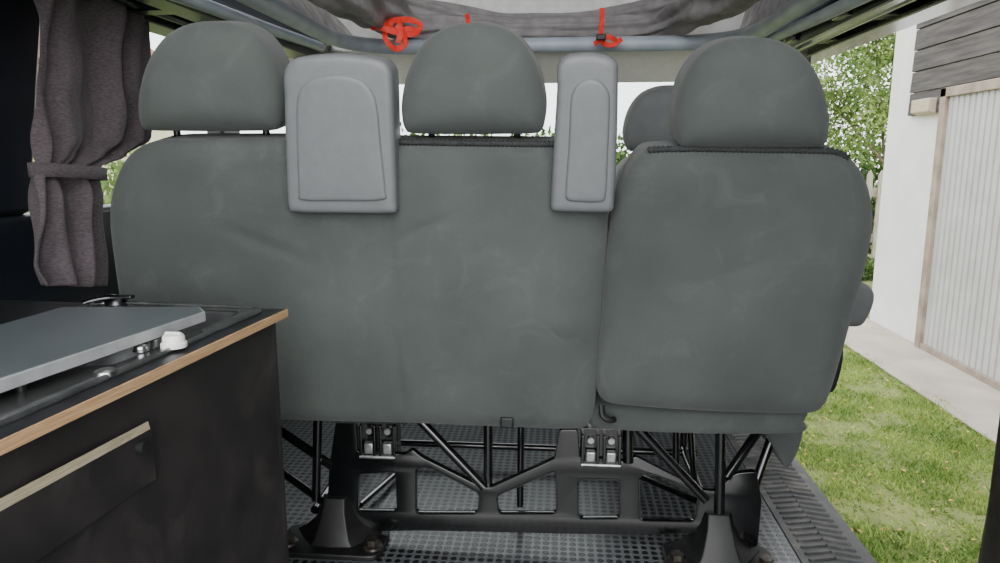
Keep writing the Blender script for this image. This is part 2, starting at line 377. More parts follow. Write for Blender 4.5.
# headrests
def headrest(pix, posts, off=.0):
    o = pad('headrest', pix, BP + BN * off, BN, .09, .032, .012, M['velour'], bench, lambda p: .006 * noise.noise(p * 6), N=180, K=28, edge=.05)
    for a, b in posts:
        p = bp(a, b, off + .045)
        MB().tube([p + Vector((0, -.01, .05)), p + Vector((0, .006, -.05))], .0062, 10).build('post', M['blackmetal'], o)
        MB().tube([bp(a, b + 8, off + .045) , bp(a, b + 3, off + .045)], .012, 12).build('guide', M['blackplastic'], o)
def hr(x0, x1, y0, y1):
    w = x1 - x0; h = y1 - y0
    prof = [(.075, 1.0), (.028, .965), (.006, .88), (.0, .72), (.03, .5), (.09, .30), (.19, .13), (.33, .03), (.5, 0), (.67, .03), (.81, .13), (.91, .30), (.97, .5), (1.0, .72), (.994, .88), (.972, .965), (.925, 1.0), (.7, 1.008), (.5, 1.01), (.3, 1.008)]
    return [(x0 + a * w, y0 + b * h) for a, b in prof]
headrest(hr(141, 285, 21, 130), [(178, 134), (267, 134)])
headrest(hr(402, 546, 23, 133), [(432, 138), (517, 138)])
headrest(hr(673, 828, 37, 147), [(704, 148), (797, 148)], -.012)
# belt covers
def cover(pix, inner, off):
    o = pad('belt_cover', pix, BP - BN * off, BN, .05, .009, .002, M['plastic'], bench, N=200, K=14)
    pad('raised_panel', inner, BP - BN * (off + .009), BN, .004, .005, .0015, M['plastic'], o, N=140, K=12, edge=.004)
cover([(285, 95), (284, 78), (287, 66), (296, 58), (316, 55), (340, 54), (364, 56), (382, 60), (390, 68), (393, 82), (395, 140), (397, 200), (397, 209), (391, 213), (340, 213), (296, 212), (290, 208), (288, 196), (286, 140)],
      [(299, 190), (297, 140), (297, 104), (301, 88), (313, 78), (336, 74), (358, 78), (372, 90), (378, 108), (382, 150), (386, 190), (383, 200), (340, 201), (302, 200)], .045)
cover([(557, 90), (557, 70), (561, 60), (570, 55), (590, 53), (607, 56), (616, 62), (618, 74), (617, 140), (614, 200), (613, 209), (607, 212), (580, 212), (555, 211), (551, 207), (551, 196), (554, 140)],
      [(568, 150), (570, 105), (573, 90), (581, 81), (592, 78), (602, 82), (609, 92), (610, 108), (608, 160), (606, 196), (600, 202), (580, 202), (567, 200), (565, 190)], .045)
# cushions
def cushion(x0, x1):
    pts = [(x0 + .02, 1.36, .30), (x1 - .02, 1.36, .30), (x1, 1.40, .30), (x1, 1.74, .30), (x1 - .03, 1.78, .30), (x0 + .03, 1.78, .30), (x0, 1.74, .30), (x0, 1.40, .30)]
    MB().prism(pts, (0, 0, .12)).build('seat_cushion', M['velour2'], bench, bevel=.03)
xl, xm, xr = bp(118, 200).x, bp(601, 300).x, bp(845, 300).x
cushion(xl + .02, xm - .005); cushion(xm + .005, xr)
# armrest right of single seat
pad('armrest', [(838, 288), (850, 282), (864, 283), (872, 290), (873, 300), (868, 314), (860, 325), (846, 326), (836, 322)], Vector((0, 1.40, .5)), Vector((0, 1, 0)), .25, .015, .004, M['velour3'], bench, N=70, K=8)
# recliner side plate
pad('recliner_cover', [(830, 350), (838, 343), (843, 348), (841, 368), (834, 390), (828, 388)], Vector((0, 1.33, .3)), Vector((0, 1, 0)), .05, .004, .001, M['blackplastic'], bench, N=50, K=6)
pad('side_cover', [(766, 428), (800, 414), (803, 430), (797, 452), (786, 468), (776, 452)], Vector((0, 1.40, .3)), Vector((0, 1, 0)), .3, .006, .001, M['velour2'], bench, N=60, K=6)
# pressed steel frame
FY = 1.345
def fp(px, py, Y=FY): p = onY(px, py, Y); return (p.x, p.z)
outer = [(334, 526), (328, 505), (330, 465), (337, 418), (355, 418), (357, 452), (404, 455), (412, 450), (422, 458), (482, 488), (491, 488), (555, 459), (560, 430), (577, 430), (580, 458), (622, 462), (636, 457), (702, 490), (716, 492), (736, 474), (756, 472), (761, 500), (757, 546), (730, 549), (716, 531), (700, 532), (640, 534), (560, 533), (480, 531), (420, 530), (345, 531)]
holes = [[(358, 473), (396, 471), (398, 512), (357, 512)], [(416, 467), (430, 467), (480, 493), (478, 514), (416, 514)], [(497, 495), (556, 470), (557, 514), (498, 514)], [(578, 479), (620, 479), (620, 519), (578, 519)], [(639, 474), (656, 474), (700, 497), (695, 522), (640, 521)]]
def plateY(outer, holes, Y, th, name, m, parent, rr=.011):
    v, f = plate(roundpoly([Vector((*fp(a, b, Y), 0)) for a, b in outer], .006), [roundpoly([Vector((*fp(a, b, Y), 0)) for a, b in h], rr) for h in holes], th / 2, .0012, lambda c: Vector((c.x, Y + th / 2 + c.z, c.y)))
    return link(name, v, f, M[m], parent, angle=50)
plateY(outer, holes, FY, .014, 'frame_beam', 'blackmetal', bench)
for h in holes:
    lp = roundpoly([Vector((*fp(a, b), 0)) for a, b in h], .0115, 5); lp3 = [Vector((p[0], FY - .001, p[1])) for p in lp]; lp3.append(lp3[0]); lp3.append(lp3[1])
    MB().tube(lp3, .0018, 6).build('hole_rim', M['blackmetal'], bench)
def tubes(name, segs, r):
    for s in segs:
        MB().tube([onY(a, b, y) for a, b, y in s], r, 12).build(name, M['blackmetal'], bench)
tubes('strut', [[(418, 418, FY), (484, 487, FY)], [(488, 420, 1.36), (488, 492, 1.36)], [(634, 424, FY), (706, 500, FY)], [(318, 416, FY), (316, 500, FY)]], .0095)
tubes('strut', [[(521, 418, 1.46), (520, 506, 1.46)], [(676, 424, 1.5), (676, 478, 1.5)], [(690, 424, 1.5), (694, 480, 1.5)]], .0075)
tubes('strut', [[(270, 424, 1.40), (332, 466, FY)], [(268, 462, 1.5), (328, 505, FY)], [(760, 428, 1.40), (726, 478, FY)], [(776, 425, 1.42), (748, 505, FY + .02)]], .0095)
tubes('strut', [[(721, 424, FY), (719, 515, FY)], [(628, 424, FY), (628, 462, FY)]], .011)
tubes('strut', [[(640, 476, 1.6), (708, 506, 1.45)], [(360, 505, 1.45), (400, 470, 1.65)]], .0075)
for x in (fp(300, 500)[0] + .02, fp(720, 500)[0]):
    MB().tube([(x, FY + .03, .045), (x, 1.72, .045), (x, 1.76, .06), (x, 1.765, .30)], .010, 12).build('rail', M['blackmetal'], bench)
x0, x2 = fp(300, 500)[0], fp(735, 500)[0]
MB().tube([(x0, 1.74, .05), (x2, 1.74, .05)], .009, 12).build('rail', M['blackmetal'], bench)
MB().tube([(xl + .05, 1.38, .30), (xr - .02, 1.38, .30)], .012, 12).build('rail', M['blackmetal'], bench)
MB().tube([(xl + .05, 1.74, .29), (xr - .02, 1.74, .29)], .012, 12).build('rail', M['blackmetal'], bench)
# feet
def roundpolyxy(p, r): return [(a[0], a[1]) for a in roundpoly([Vector((q[0], q[1], 0)) for q in p], r)]
def foot(cx_px, py0, y0, halfw, lean):
    top = onY(cx_px, py0, FY); x = top.x; zt = top.z
    # sculpted low bracket: pressed ridge in the middle, concave flanks running out to the bolted flange
    prof = [(0, .030, .020, .012), (.30, .036, .024, .030), (.62, .050, .030, .044), (.86, .074, .036, .056), (1, .096, .042, .062)]
    V = []
    for t, hw, fw_, dp in prof:
        z = zt + (.012 - zt) * t; s = lean * t
        V += [Vector((x - hw + s, FY + .01, z)), Vector((x - (hw + fw_) * .5 + s, FY - dp * .45, z)), Vector((x - fw_ + s, FY - dp * .92, z)), Vector((x + s, FY - dp, z)), Vector((x + fw_ + s, FY - dp * .92, z)), Vector((x + (hw + fw_) * .5 + s, FY - dp * .45, z)), Vector((x + hw + s, FY + .01, z))]
    n = len(prof); q = 7
    Fq = [(i * q + k, i * q + (k + 1) % q, i * q + q + (k + 1) % q, i * q + q + k) for i in range(n - 1) for k in range(q)] + [tuple(range(q)), tuple(range(q * n - q, q * n))]
    leg = link('foot', V, Fq, M['footmetal'], bench, bevel=.002, angle=38)
    pl = [Vector((x + a, FY + c, 0)) for a, c in roundpolyxy([(-halfw, -.085), (halfw, -.085), (halfw, .03), (-halfw, .03)], .03)]
    MB().prism(pl, (0, 0, .012)).build('foot_plate', M['footmetal'], leg, bevel=.003)
    for s in (-1, 1):
        q = MB().dome((x + s * (halfw - .022), FY - .048, .012), .021, .007).cyl((x + s * (halfw - .022), FY - .048, .016), .0135, .014, 6)
        q.build('bolt', M['bolt'], leg)
foot(336, 496, 0, .112, .004); foot(718, 512, 0, .108, -.002)
# seat latches
def latch(x0, x1, y0, y1):
    a = onY(x0, y0, FY - .012); c = onY(x1, y1, FY - .012)
    wd = (c.x - a.x); h = a.z - c.z
    b = MB().box(a.x, c.x, FY + .0, FY + .03, c.z, a.z)
    for s in (.05, .42, .58, .95): b.box(a.x + wd * s - .003, a.x + wd * s + .003, FY - .022, FY + .01, c.z + h * .05, a.z - h * .1)
    l = b.build('latch', M['blackmetal'], bench, bevel=.0015)
    for s in (.12, .62):
        MB().box(a.x + wd * s, a.x + wd * (s + .26), FY - .018, FY - .002, c.z + h * .14, c.z + h * .44).build('strike_plate', M['latchmetal'], l, bevel=.004)
        MB().cyl((a.x + wd * (s + .13), FY - .002, c.z + h * .70), .0065, .008, 12, (0, -1, 0)).build('rivet', M['latchmetal'], l)
    MB().tube([(a.x + wd * .02, FY - .020, c.z + h * .10), (a.x + wd * .98, FY - .020, c.z + h * .10)], .004, 10).build('latch_pin', M['latchmetal'], l)
latch(359, 397, 420, 460); latch(581, 621, 430, 468)
a = bp(507, 422, -.03)
MB().box(a.x - .012, a.x + .012, a.y - .006, a.y + .012, a.z - .010, a.z + .010).build('belt_loop', M['blackplastic'], bench, bevel=.003)
a = bp(607, 412, -.012)
MB().tube(smooth_path([a + Vector((-.01, 0, .012)), a + Vector((-.008, -.008, -.004)), a + Vector((.004, -.008, -.012)), a + Vector((.014, 0, -.014))], 4), .006, 8).build('release_hook', M['blackplastic'], bench)

# ================================================================== FRONT SEAT
fs = thing('front_seat', 'grey front passenger seat beyond the bench, headrest left of the right headrest', 'car seat', (onY(680, 120, 2.1).x, 2.25, 0))
FN = Vector((0, .98, .19)).normalized(); FP = Vector((0, 2.06, .9))
pad('headrest', hr(624, 722, 87, 151), FP, FN, .09, .03, .012, M['velour3'], fs, N=100, K=16, edge=.045)
pad('backrest', [(640, 160), (700, 159), (735, 163), (750, 180), (758, 220), (760, 300), (750, 390), (620, 390), (610, 300), (610, 220), (613, 185), (622, 166)], FP, FN, .1, .03, .012, M['velour3'], fs, N=120, K=16)
ca, cb = onP(625, 350, FP, FN), onP(745, 350, FP, FN)
MB().box(ca.x, cb.x, 2.2, 2.52, .22, .36).build('seat_cushion', M['velour3'], fs, bevel=.04)
MB().box(ca.x + .04, cb.x - .04, 2.2, 2.48, 0, .22).build('seat_base', M['blackplastic'], fs, bevel=.02)

# ================================================================== KITCHEN
ZT = .575; TK = .0115
A = onZ(286, 309, ZT); B = onZ(0, 440, ZT); d = (A - B).normalized(); B = A - d * (A.y - .16) / d.y
nrm = Vector((d.y, -d.x, 0))     # faces the aisle
XB = -.955
def fr(y, off): s = (y - A.y) / d.y; return A + d * s - nrm * off
hole = [fr(.97, .045), fr(.68, .045), fr(.68, .20), fr(.97, .20)]
def plateZ(outer, holes, z0, z1, bev, rr=.004, rh=.03):
    return plate(roundpoly([Vector((p[0], p[1], 0)) for p in outer], rr), [roundpoly([Vector((p[0], p[1], 0)) for p in h], rh, 6) for h in holes], (z1 - z0) / 2 - bev, bev, lambda c: Vector((c.x, c.y, (z0 + z1) / 2 + c.z)))
wt_out = [A, B, Vector((XB, B.y, 0)), Vector((XB, A.y + .03, 0))]
v, f = plateZ(wt_out, [hole], ZT - TK, ZT, .0008)
wt = props(link('worktop', v, f, M['worktop'], angle=40), 'black kitchen worktop with pale beech front edge', 'worktop')
e1, e2 = A + nrm * .0, B + nrm * .0
eb = MB().prism([e1 + Vector((0, 0, -TK)), e1, e1 + nrm * .003, e1 + nrm * .003 + Vector((0, 0, -TK))], B - A)
eb.build('edge_band', M['beech'], wt, smooth=False)
cab = thing('kitchen_cabinet', 'black board kitchen cabinet with a drawer, under the worktop at left', 'cabinet', ((A.x + XB) / 2, .6, 0))
zc = ZT - TK
A2, B2 = A - nrm * .012 - d * .012, B - nrm * .012 + d * .012
def slab(p, q, th, z0, z1):
    dd = (q - p).normalized(); m_ = Vector((dd.y, -dd.x, 0)) * th
    return [Vector((p.x, p.y, z0)), Vector((q.x, q.y, z0)), Vector((q.x - m_.x, q.y - m_.y, z0)), Vector((p.x - m_.x, p.y - m_.y, z0))], (0, 0, z1 - z0)
b = MB(); b.prism(*slab(B2, A2, .016, 0, zc))
C2 = Vector((XB + .01, A2.y + .02, 0)); D2 = Vector((XB + .01, B2.y, 0))
b.prism(*slab(A2, C2, .016, 0, zc)); b.prism(*slab(C2, D2, .016, 0, zc)); b.prism(*slab(D2, B2, .016, 0, zc))
b.build('body', M['board'], cab, smooth=False)
def onF(px, py, off=0): return onP(px, py, A2 + nrm * off, nrm)
top1 = onF(147, 428); top0 = onF(0, 502); bot1 = onF(151, 461)
zt_, zb_ = top1.z, bot1.z - .02
L0 = Vector((B2.x, B2.y, 0)) + d * .05
def fpt(base, z, off): q = Vector((base.x, base.y, z)); return q + nrm * off
dr = MB().prism([fpt(top1, zb_, .0005), fpt(L0, zb_, .0005), fpt(L0, top0.z + (top0.z - top1.z) * .6, .0005), fpt(top1, zt_, .0005)], nrm * .006).build('drawer', M['board'], cab, bevel=.0015)
qa, qb, qc, qd = onF(147, 421.5, .006), onF(149, 429, .006), onF(0, 511, .006), onF(0, 498.5, .006)
dv = (qd - qa).normalized(); ext = dv * .12
MB().prism([qa, qb, qc + ext, qd + ext], nrm * .0015).build('handle_strip', M['pale_strip'], dr, smooth=False)
k = onF(140, 447, .0065)
MB().cyl(k, .008, .008, 16, nrm).build('latch', M['blackplastic'], dr)
# sink / hob unit
su = thing('sink_unit', 'steel sink and hob insert with grey folding lid, set in the worktop', 'sink', ((A.x - .12), .75, ZT))
pan_out = [fr(.99, .022), fr(.30, .022), fr(.30, .30), fr(.99, .30)]
v, f = plateZ(pan_out, [hole], ZT, ZT + .004, .001, .03)
pan = link('pan', v, f, M['steel'], su, angle=50)
rim = roundpoly([Vector((p.x, p.y, 0)) for p in [fr(.988, .024), fr(.302, .024), fr(.302, .298), fr(.988, .298)]], .03, 6)
rim = [Vector((p[0], p[1], ZT + .004)) for p in rim]; rim += rim[:2]
MB().tube(rim, .003, 8).build('rim', M['steel'], pan)
hb = roundpoly([Vector((p.x, p.y, 0)) for p in hole], .03, 6); cx = sum((Vector(p) for p in hb), Vector()) / len(hb)
n = len(hb); rings = []
for z, s in ((ZT + .003, 1), (ZT - .005, .985), (ZT - .035, .96), (ZT - .06, .93), (ZT - .072, .86), (ZT - .075, .5)):
    rings += [Vector((cx.x + (p[0] - cx.x) * s, cx.y + (p[1] - cx.y) * s, z)) for p in hb]
ff = [(i * n + k, i * n + (k + 1) % n, (i + 1) * n + (k + 1) % n, (i + 1) * n + k) for i in range(5) for k in range(n)] + [tuple(range(5 * n, 6 * n))]
link('basin', rings, ff, M['steel'], pan)
ZL = ZT + .027
def lz(px, py): return onZ(px, py, ZL)
l1, l2 = lz(203, 311.5), lz(0, 378); dl = (l2 - l1).normalized(); l2 = l1 + dl * .52
l0 = lz(199, 306.5); lb = lz(62, 307); lbn = Vector((lb.x - .02, l2.y, ZL))
def shell(poly, z0, z1): return MB().prism([Vector((p.x, p.y, z0)) for p in poly], (0, 0, z1 - z0))
lid = shell([l1, l2, lbn, lb, l0], ZL - .010, ZL).build('lid', M['lid'], su, bevel=.001)
shell([l1 + Vector((.002, .002, 0)), l2 + Vector((.003, -.002, 0)), lbn + Vector((-.002, -.002, 0)), lb + Vector((-.002, .002, 0)), l0 + Vector((0, .002, 0))], ZL - .0135, ZL - .0005).build('lid_frame', M['lid_edge'], lid, bevel=.001)
for y in (.50, .60, .80):
    p = fr(y, .075); p.x = min(p.x, l1.x - .03)
    MB().cyl((p.x, p.y, ZT + .003), .005, ZL - .013 - ZT - .003, 12).build('lid_foot', M['blackplastic'], lid)
def knob(px, py, r, h, m='white'):
    p = onZ(px, py, ZT + .006)
    q = MB().tube([p + Vector((0, 0, z * h)) for z in (-.15, .2, .3, .75, .92, 1.0)], [r * 1.1, r * 1.1, r * .95, r * .92, r * .8, r * .45], 24)
    q.tube([p + Vector((-r * .7, 0, h * 1.0)), p + Vector((r * .7, 0, h * 1.0))], h * .16, 8)
    q.build('knob', M[m], pan)
knob(174, 345, .0135, .014); knob(141, 350, .008, .006, 'chrome')
p = onZ(106, 374, ZT + .004); MB().tube([p, p + Vector((0, 0, .004)), p + Vector((0, 0, .006))], [.012, .011, .006], 20).build('burner_cap', M['chrome'], pan)
# tap
t0 = onZ(122, 304, ZT); t0.y = min(t0.y, A.y)
tp = thing('tap', 'small dark chrome folding tap at the back corner of the worktop', 'tap', t0)
MB().tube([t0, t0 + Vector((0, 0, .008)), t0 + Vector((0, 0, .013))], [.018, .016, .011], 18).build('tap_base', M['darkchrome'], tp)
MB().tube(smooth_path([t0 + Vector((.012, 0, .012)), t0 + Vector((-.010, -.003, .013)), t0 + Vector((-.030, -.010, .010)), t0 + Vector((-.042, -.014, .006))], 5), .0055, 12).build('spout', M['blackmetal'], tp)
MB().box(t0.x - .004, t0.x + .028, t0.y - .006, t0.y + .006, t0.z + .012, t0.z + .017).build('lever', M['darkchrome'], tp, bevel=.002)

# ================================================================== CURTAIN
def interp(tab, y):
    for (y0, v0), (y1, v1) in zip(tab, tab[1:]):
        if y <= y1:
            t = (y - y0) / (y1 - y0); t = max(0, min(1, t)); t = t * t * (3 - 2 * t); return v0 + (v1 - v0) * t
    return tab[-1][1]
RE = [(-40, 156), (0, 154), (40, 150), (85, 149), (122, 158), (138, 156), (155, 131), (167, 103), (178, 102), (200, 106), (240, 109), (290, 109)]
LE = [(-40, 38), (0, 37), (60, 35), (120, 33), (155, 35), (168, 37), (180, 32), (225, 31), (262, 34), (290, 42)]
V = []; rows = 110; cols = 150
for i in range(rows + 1):
    y = -40 + i * (326.0 / rows); tie = math.exp(-((y - 169) / 16) ** 2)
    for j in range(cols + 1):
        s = j / cols; px = interp(LE, y) * (1 - s) + interp(RE, y) * s
        yy = y + (5 * noise.noise(Vector((s * 4, 0, 8))) if y > 260 else 0)
        q = onX(px, yy, -.905)
        ph = s * 2 * math.pi * 3.8 + .5 * math.sin(y * .02) + 3.4 * noise.noise(Vector((s * 2.2, y * .006, 0)))
        amp = .017 * (1 - .4 * tie) * (.75 + .9 * noise.noise(Vector((s * 4, y * .008, 6))))
        fan = .012 * noise.noise(Vector((s * 9 - (y - 169) * .006, (y - 169) * .014, 3)))
        q.x += amp * math.sin(ph) + fan + .014 * noise.noise(Vector((s * 4, y * .02, 13)))
        V.append(q)
Fq = [(i * (cols + 1) + j, i * (cols + 1) + j + 1, (i + 1) * (cols + 1) + j + 1, (i + 1) * (cols + 1) + j) for i in range(rows) for j in range(cols)]
cur = props(link('curtain', V, Fq, M['curtain'], solid=.003, angle=180), 'dark purple-grey curtain tied back at the left window', 'curtain')
V = []
lp = []
for s in range(25):
    a = s / 24 * 2 * math.pi
    px = 68 - 35 * math.cos(a); q = onX(px, 172 - 5 * math.cos(a) * .5, -.905); q.x += .032 * math.sin(a); lp.append(q)
for q in lp: V += [q + Vector((0, 0, -.012)), q + Vector((0, 0, .012))]
link('tieback', V, [(2 * k, 2 * k + 2, 2 * k + 3, 2 * k + 1) for k in range(24)], M['curtain'], cur, solid=.004, angle=180)

# ================================================================== POP TOP
zr = 1.15
fr_ = thing('pop_top_frame', 'blue-grey U-shaped metal frame around the roof opening', 'roof frame', (-.07, 1.5, 1.13))
path = [(-.685, .1, zr), (-.685, 1.5, zr), (-.685, 2.0, zr), (-.675, 2.14, zr), (-.63, 2.24, zr), (-.55, 2.29, zr), (-.44, 2.30, zr), (0, 2.30, zr), (.30, 2.30, zr), (.42, 2.28, zr), (.50, 2.22, zr), (.54, 2.11, zr), (.545, 1.96, zr), (.545, 1.5, zr), (.545, .1, zr)]
sp = smooth_path(path, 6)
MB().tube(sp, .023, 16, flat=1.0).build('rail', M['bluegrey'], fr_)
for sx, xx in ((-1, -.73), (1, .575)):
    MB().tube([(xx, 1.2, 1.10), (xx, 1.75, 1.115), (xx, 2.15, 1.13)], .014, 10).build('hinge_arm', M['bluegrey'], fr_)
# canvas: bundled edge and side walls
def lumpy(pts, rads, seed, n=64):
    pts = smooth_path([Vector(p[:3]) for p in pts], 18); rr_ = []
    for i in range(len(pts)):
        t = i / 18; k = min(int(t), len(rads) - 2); rr_.append(rads[k] + (rads[k + 1] - rads[k]) * min(1, t - k))
    V = []
    for i, p in enumerate(pts):
        t = (pts[min(i + 1, len(pts) - 1)] - pts[max(i - 1, 0)]).normalized(); up = Vector((0, 0, 1)); a = t.cross(up).normalized()
        for k in range(n):
            c_ = 2 * math.pi * k / n; q = Vector((math.cos(c_), math.sin(c_), 0))
            # long soft folds running along the roll, drifting and pinching irregularly
            fold = math.sin(7 * c_ + 3.2 * noise.noise(Vector((i * .07, seed, q.x * .8))) + i * .05)
            rr = rr_[i] * (1 + .34 * noise.noise(Vector((q.x + seed, q.y, i * .10))) + .12 * fold + .10 * noise.noise(Vector((q.x * 4, q.y * 4 + seed, i * .16))))
            V.append(p + a * rr * math.cos(c_) + up * rr * .9 * math.sin(c_))
    m_ = len(pts)
    f = [(i * n + k, i * n + (k + 1) % n, (i + 1) * n + (k + 1) % n, (i + 1) * n + k) for i in range(m_ - 1) for k in range(n)] + [tuple(range(n)), tuple(range((m_ - 1) * n, m_ * n))]
    return V, f
tc_ = thing('tent_canvas', 'grey tent canvas bundled along the edge of the roof opening', 'canvas', (-.07, 1.5, 1.17))
link('bundle', *lumpy([(-.61, .5, 1.225), (-.61, 1.2, 1.225), (-.59, 1.75, 1.232), (-.56, 2.08, 1.235), (-.47, 2.31, 1.216), (-.2, 2.38, 1.210), (.1, 2.38, 1.210), (.31, 2.34, 1.216), (.40, 2.10, 1.236), (.45, 1.8, 1.232), (.48, .5, 1.225)],
              [.04, .045, .064, .070, .044, .036, .036, .044, .068, .064, .04], 2), M['canvas'], tc_, angle=180)
link('bundle', *lumpy([(-.62, 2.00, 1.28), (-.50, 2.28, 1.268), (-.2, 2.43, 1.250), (.1, 2.43, 1.250), (.32, 2.32, 1.268), (.44, 2.00, 1.28)],
              [.05, .045, .026, .026, .045, .05], 7), M['canvas'], tc_, angle=180)
for x0_, x1_ in ((-.70, -.94), (.56, .68)):
    V = []; nr, nc = 10, 60
    for i in range(nr + 1):
        t = i / nr
        for j in range(nc + 1):
            y = .0 + 2.6 * j / nc; zt = 1.43 + (2.6 - y) * .3066
            V.append(Vector((x0_ + (x1_ - x0_) * t + .02 * noise.noise(Vector((t * 2, y * 5, x0_))), y, 1.17 + (zt - 1.17) * t)))
    link('side_wall', V, [(i * (nc + 1) + j, i * (nc + 1) + j + 1, (i + 1) * (nc + 1) + j + 1, (i + 1) * (nc + 1) + j) for i in range(nr) for j in range(nc)], M['canvaswall'], tc_, angle=180)
def strap(label, paths, Y, r=.007, buckle=None):
    b = MB()
    for i, p in enumerate(paths): b.ribbon(smooth_path([onY(a, c, Y - .006 * i - .003 * k) for k, (a, c) in enumerate(p)], 6), r, .0015)
    o = props(b.build('lashing_strap', M['red'], smooth=False), label, 'strap', 'red straps on the tent canvas')
    if buckle:
        q = onY(buckle[0], buckle[1], Y - .03); MB().box(q.x - .014, q.x + .014, q.y - .006, q.y + .006, q.z - .009, q.z + .009).build('buckle', M['blackplastic'], o, bevel=.003)
    return o
strap('knotted red strap hanging in loops at the left of the canvas', [[(371, 28), (384, 24), (396, 20), (411, 20), (420, 25), (416, 33), (402, 34), (388, 30), (376, 26)], [(392, 22), (385, 34), (389, 44), (397, 49), (405, 44), (404, 35), (397, 25)], [(384, 24), (396, 31), (410, 29), (420, 33)], [(398, 18), (401, 30), (398, 43)]], 2.10, .0080)
strap('long red strap with a dark buckle at the right of the canvas', [[(602, 8), (602, 20), (601, 34), (604, 43), (612, 45), (622, 39)], [(594, 44), (601, 40), (609, 37), (618, 42)]], 2.24, .0075, (601, 37))
strap('short red strap tab at the middle of the canvas', [[(467, 14), (468, 20), (468, 26)]], 2.26, .0075)

# ================================================================== SLIDING DOOR (open)
sd = thing('sliding_door', 'dark edge of the open sliding door at the lower right', 'van door', (.88, .9, -.2))
prof = [(.86, -.2), (.90, -.18), (.925, .1), (.925, .5), (.90, .8), (.85, 1.06), (.81, 1.06), (.83, .8), (.865, .5), (.865, .1)]
MB().prism([(x, .35, z) for x, z in prof], (0, 1.05, 0)).build('door_shell', M['rubber'], sd, bevel=.012)
MB().tube([(.88, 1.405, -.15), (.893, 1.41, .1), (.893, 1.41, .5), (.876, 1.405, .8), (.835, 1.40, 1.03)], .014, 10).build('door_seal', M['rubber'], sd)

# ================================================================== OUTSIDE
G = -.5
props(MB().box(-30, 30, -20, 40, G - .1, G).build('ground', M['soil'], smooth=False), 'lawn ground around the van', kind='structure')
props(MB().box(-6, .66, -12, 2.6, G, G + .01).box(.66, 2.0, -12, .6, G, G + .01).build('bounce_slab', M['bounce_paving'], smooth=False), 'grey paved slab under the van, added unseen for neutral bounce light', kind='structure')  # out-of-view ground slab added so light bouncing into the van stays neutral
props(MB().box(2.0, 2.49, .2, 9, G, G + .02).build('path', M['concrete'], bevel=.01), 'pale concrete path along the garage', kind='structure')
V = []; Fg = []
while len(Fg) < 95000:
    y = 1.1 + 6.5 * random.random() ** 1.3; x = .72 + 1.28 * random.random()
    if random.random() < .05: x = 1.99 + .07 * random.random() * (1 + noise.noise(Vector((0, y * 3, 0))))
    pn = noise.noise(Vector((x * 3.4, y * 3.4, 4))) + .5 * noise.noise(Vector((x * 9, y * 9, 1)))
    if pn < -.2 and random.random() < .6: continue
    h = random.uniform(.009, .026) * (1 + .8 * pn); a = random.random() * 6.28; wv = random.uniform(.002, .0045); l = random.uniform(-.022, .022); l2 = random.uniform(-.022, .022)
    k = len(V); V += [(x + wv * math.cos(a), y + wv * math.sin(a), G), (x - wv * math.cos(a), y - wv * math.sin(a), G), (x + l, y + l2, G + h)]; Fg.append((k, k + 1, k + 2))
props(link('lawn_grass', V, Fg, M['grass'], smooth=False, recalc=False), 'short green grass between the van and the path', 'grass', kind='stuff')
V = []; Fg = []
for i in range(420):
    y = 1.1 + 5 * random.random() ** 1.3; x = .76 + 1.3 * random.random()
    s = random.uniform(.008, .017); a = random.random() * 6.28; c, sn = math.cos(a) * s, math.sin(a) * s; z = G + random.uniform(.018, .028); k = len(V)
    V += [(x - c, y - sn, z), (x - sn * .5, y + c * .5, z + .004), (x + c, y + sn, z), (x + sn * .5, y - c * .5, z + .004)]; Fg.append((k, k + 1, k + 2, k + 3))
props(link('fallen_leaves', V, Fg, M['dryleaf'], smooth=False, recalc=False), 'small dry leaves scattered on the grass', 'leaves', kind='stuff')
# garage building
gx = 2.49
gb = thing('garage_building', 'white rendered garage with grey wood siding and a ribbed door', 'garage', (3.5, 3, G))
MB().box(gx, 5.5, .0, 5.75, G, 3.2).build('wall', M['render'], gb, smooth=False)
zt2 = onX(950, 87, 2.46).z
yj = 4.93
yy = yj - .06; st = .062
pr = []
while yy > .6:
    pr += [(yy, .004), (yy - .009, .020), (yy - .050, .020), (yy - .059, .004)]; yy -= st
V = [Vector((gx - o, y, z)) for z in (G + .03, zt2 - .05) for y, o in pr]; n = len(pr)
gdo = link('garage_door', V, [(k, k + 1, n + k + 1, n + k) for k in range(n - 1)], M['gdoor'], gb, smooth=False)
MB().box(gx - .045, gx + .01, yj - .07, yj, G + .02, zt2).box(gx - .045, gx + .01, .5, yj, zt2 - .06, zt2).box(gx - .04, gx + .01, .5, yj, G + .02, G + .06).build('door_frame', M['gframe'], gdo, bevel=.004)
sdg = MB(); z = zt2 + .0
while z < 3.1:
    y1 = 5.38
    sdg.prism([(gx, .0, z + .008), (gx - .030, .0, z + .008), (gx - .024, .0, z + .145), (gx, .0, z + .145)], (0, y1, 0)); z += .145
za = onX(908, 116, 2.46).z
sdg.prism([(gx, yj + .03, za), (gx - .030, yj + .03, za), (gx - .026, yj + .03, zt2), (gx, yj + .03, zt2)], (0, 5.38 - yj - .03, 0))
sdg.build('wood_siding', M['siding'], gb, smooth=False)
q = onX(922, 108, 2.42)
MB().prism([(2.41, q.y - .10, q.z - .03), (2.49, q.y - .10, q.z - .05), (2.49, q.y - .10, q.z + .06), (2.41, q.y - .10, q.z + .06)], (0, .24, 0)).build('timber_block', M['timber'], gb, bevel=.01)
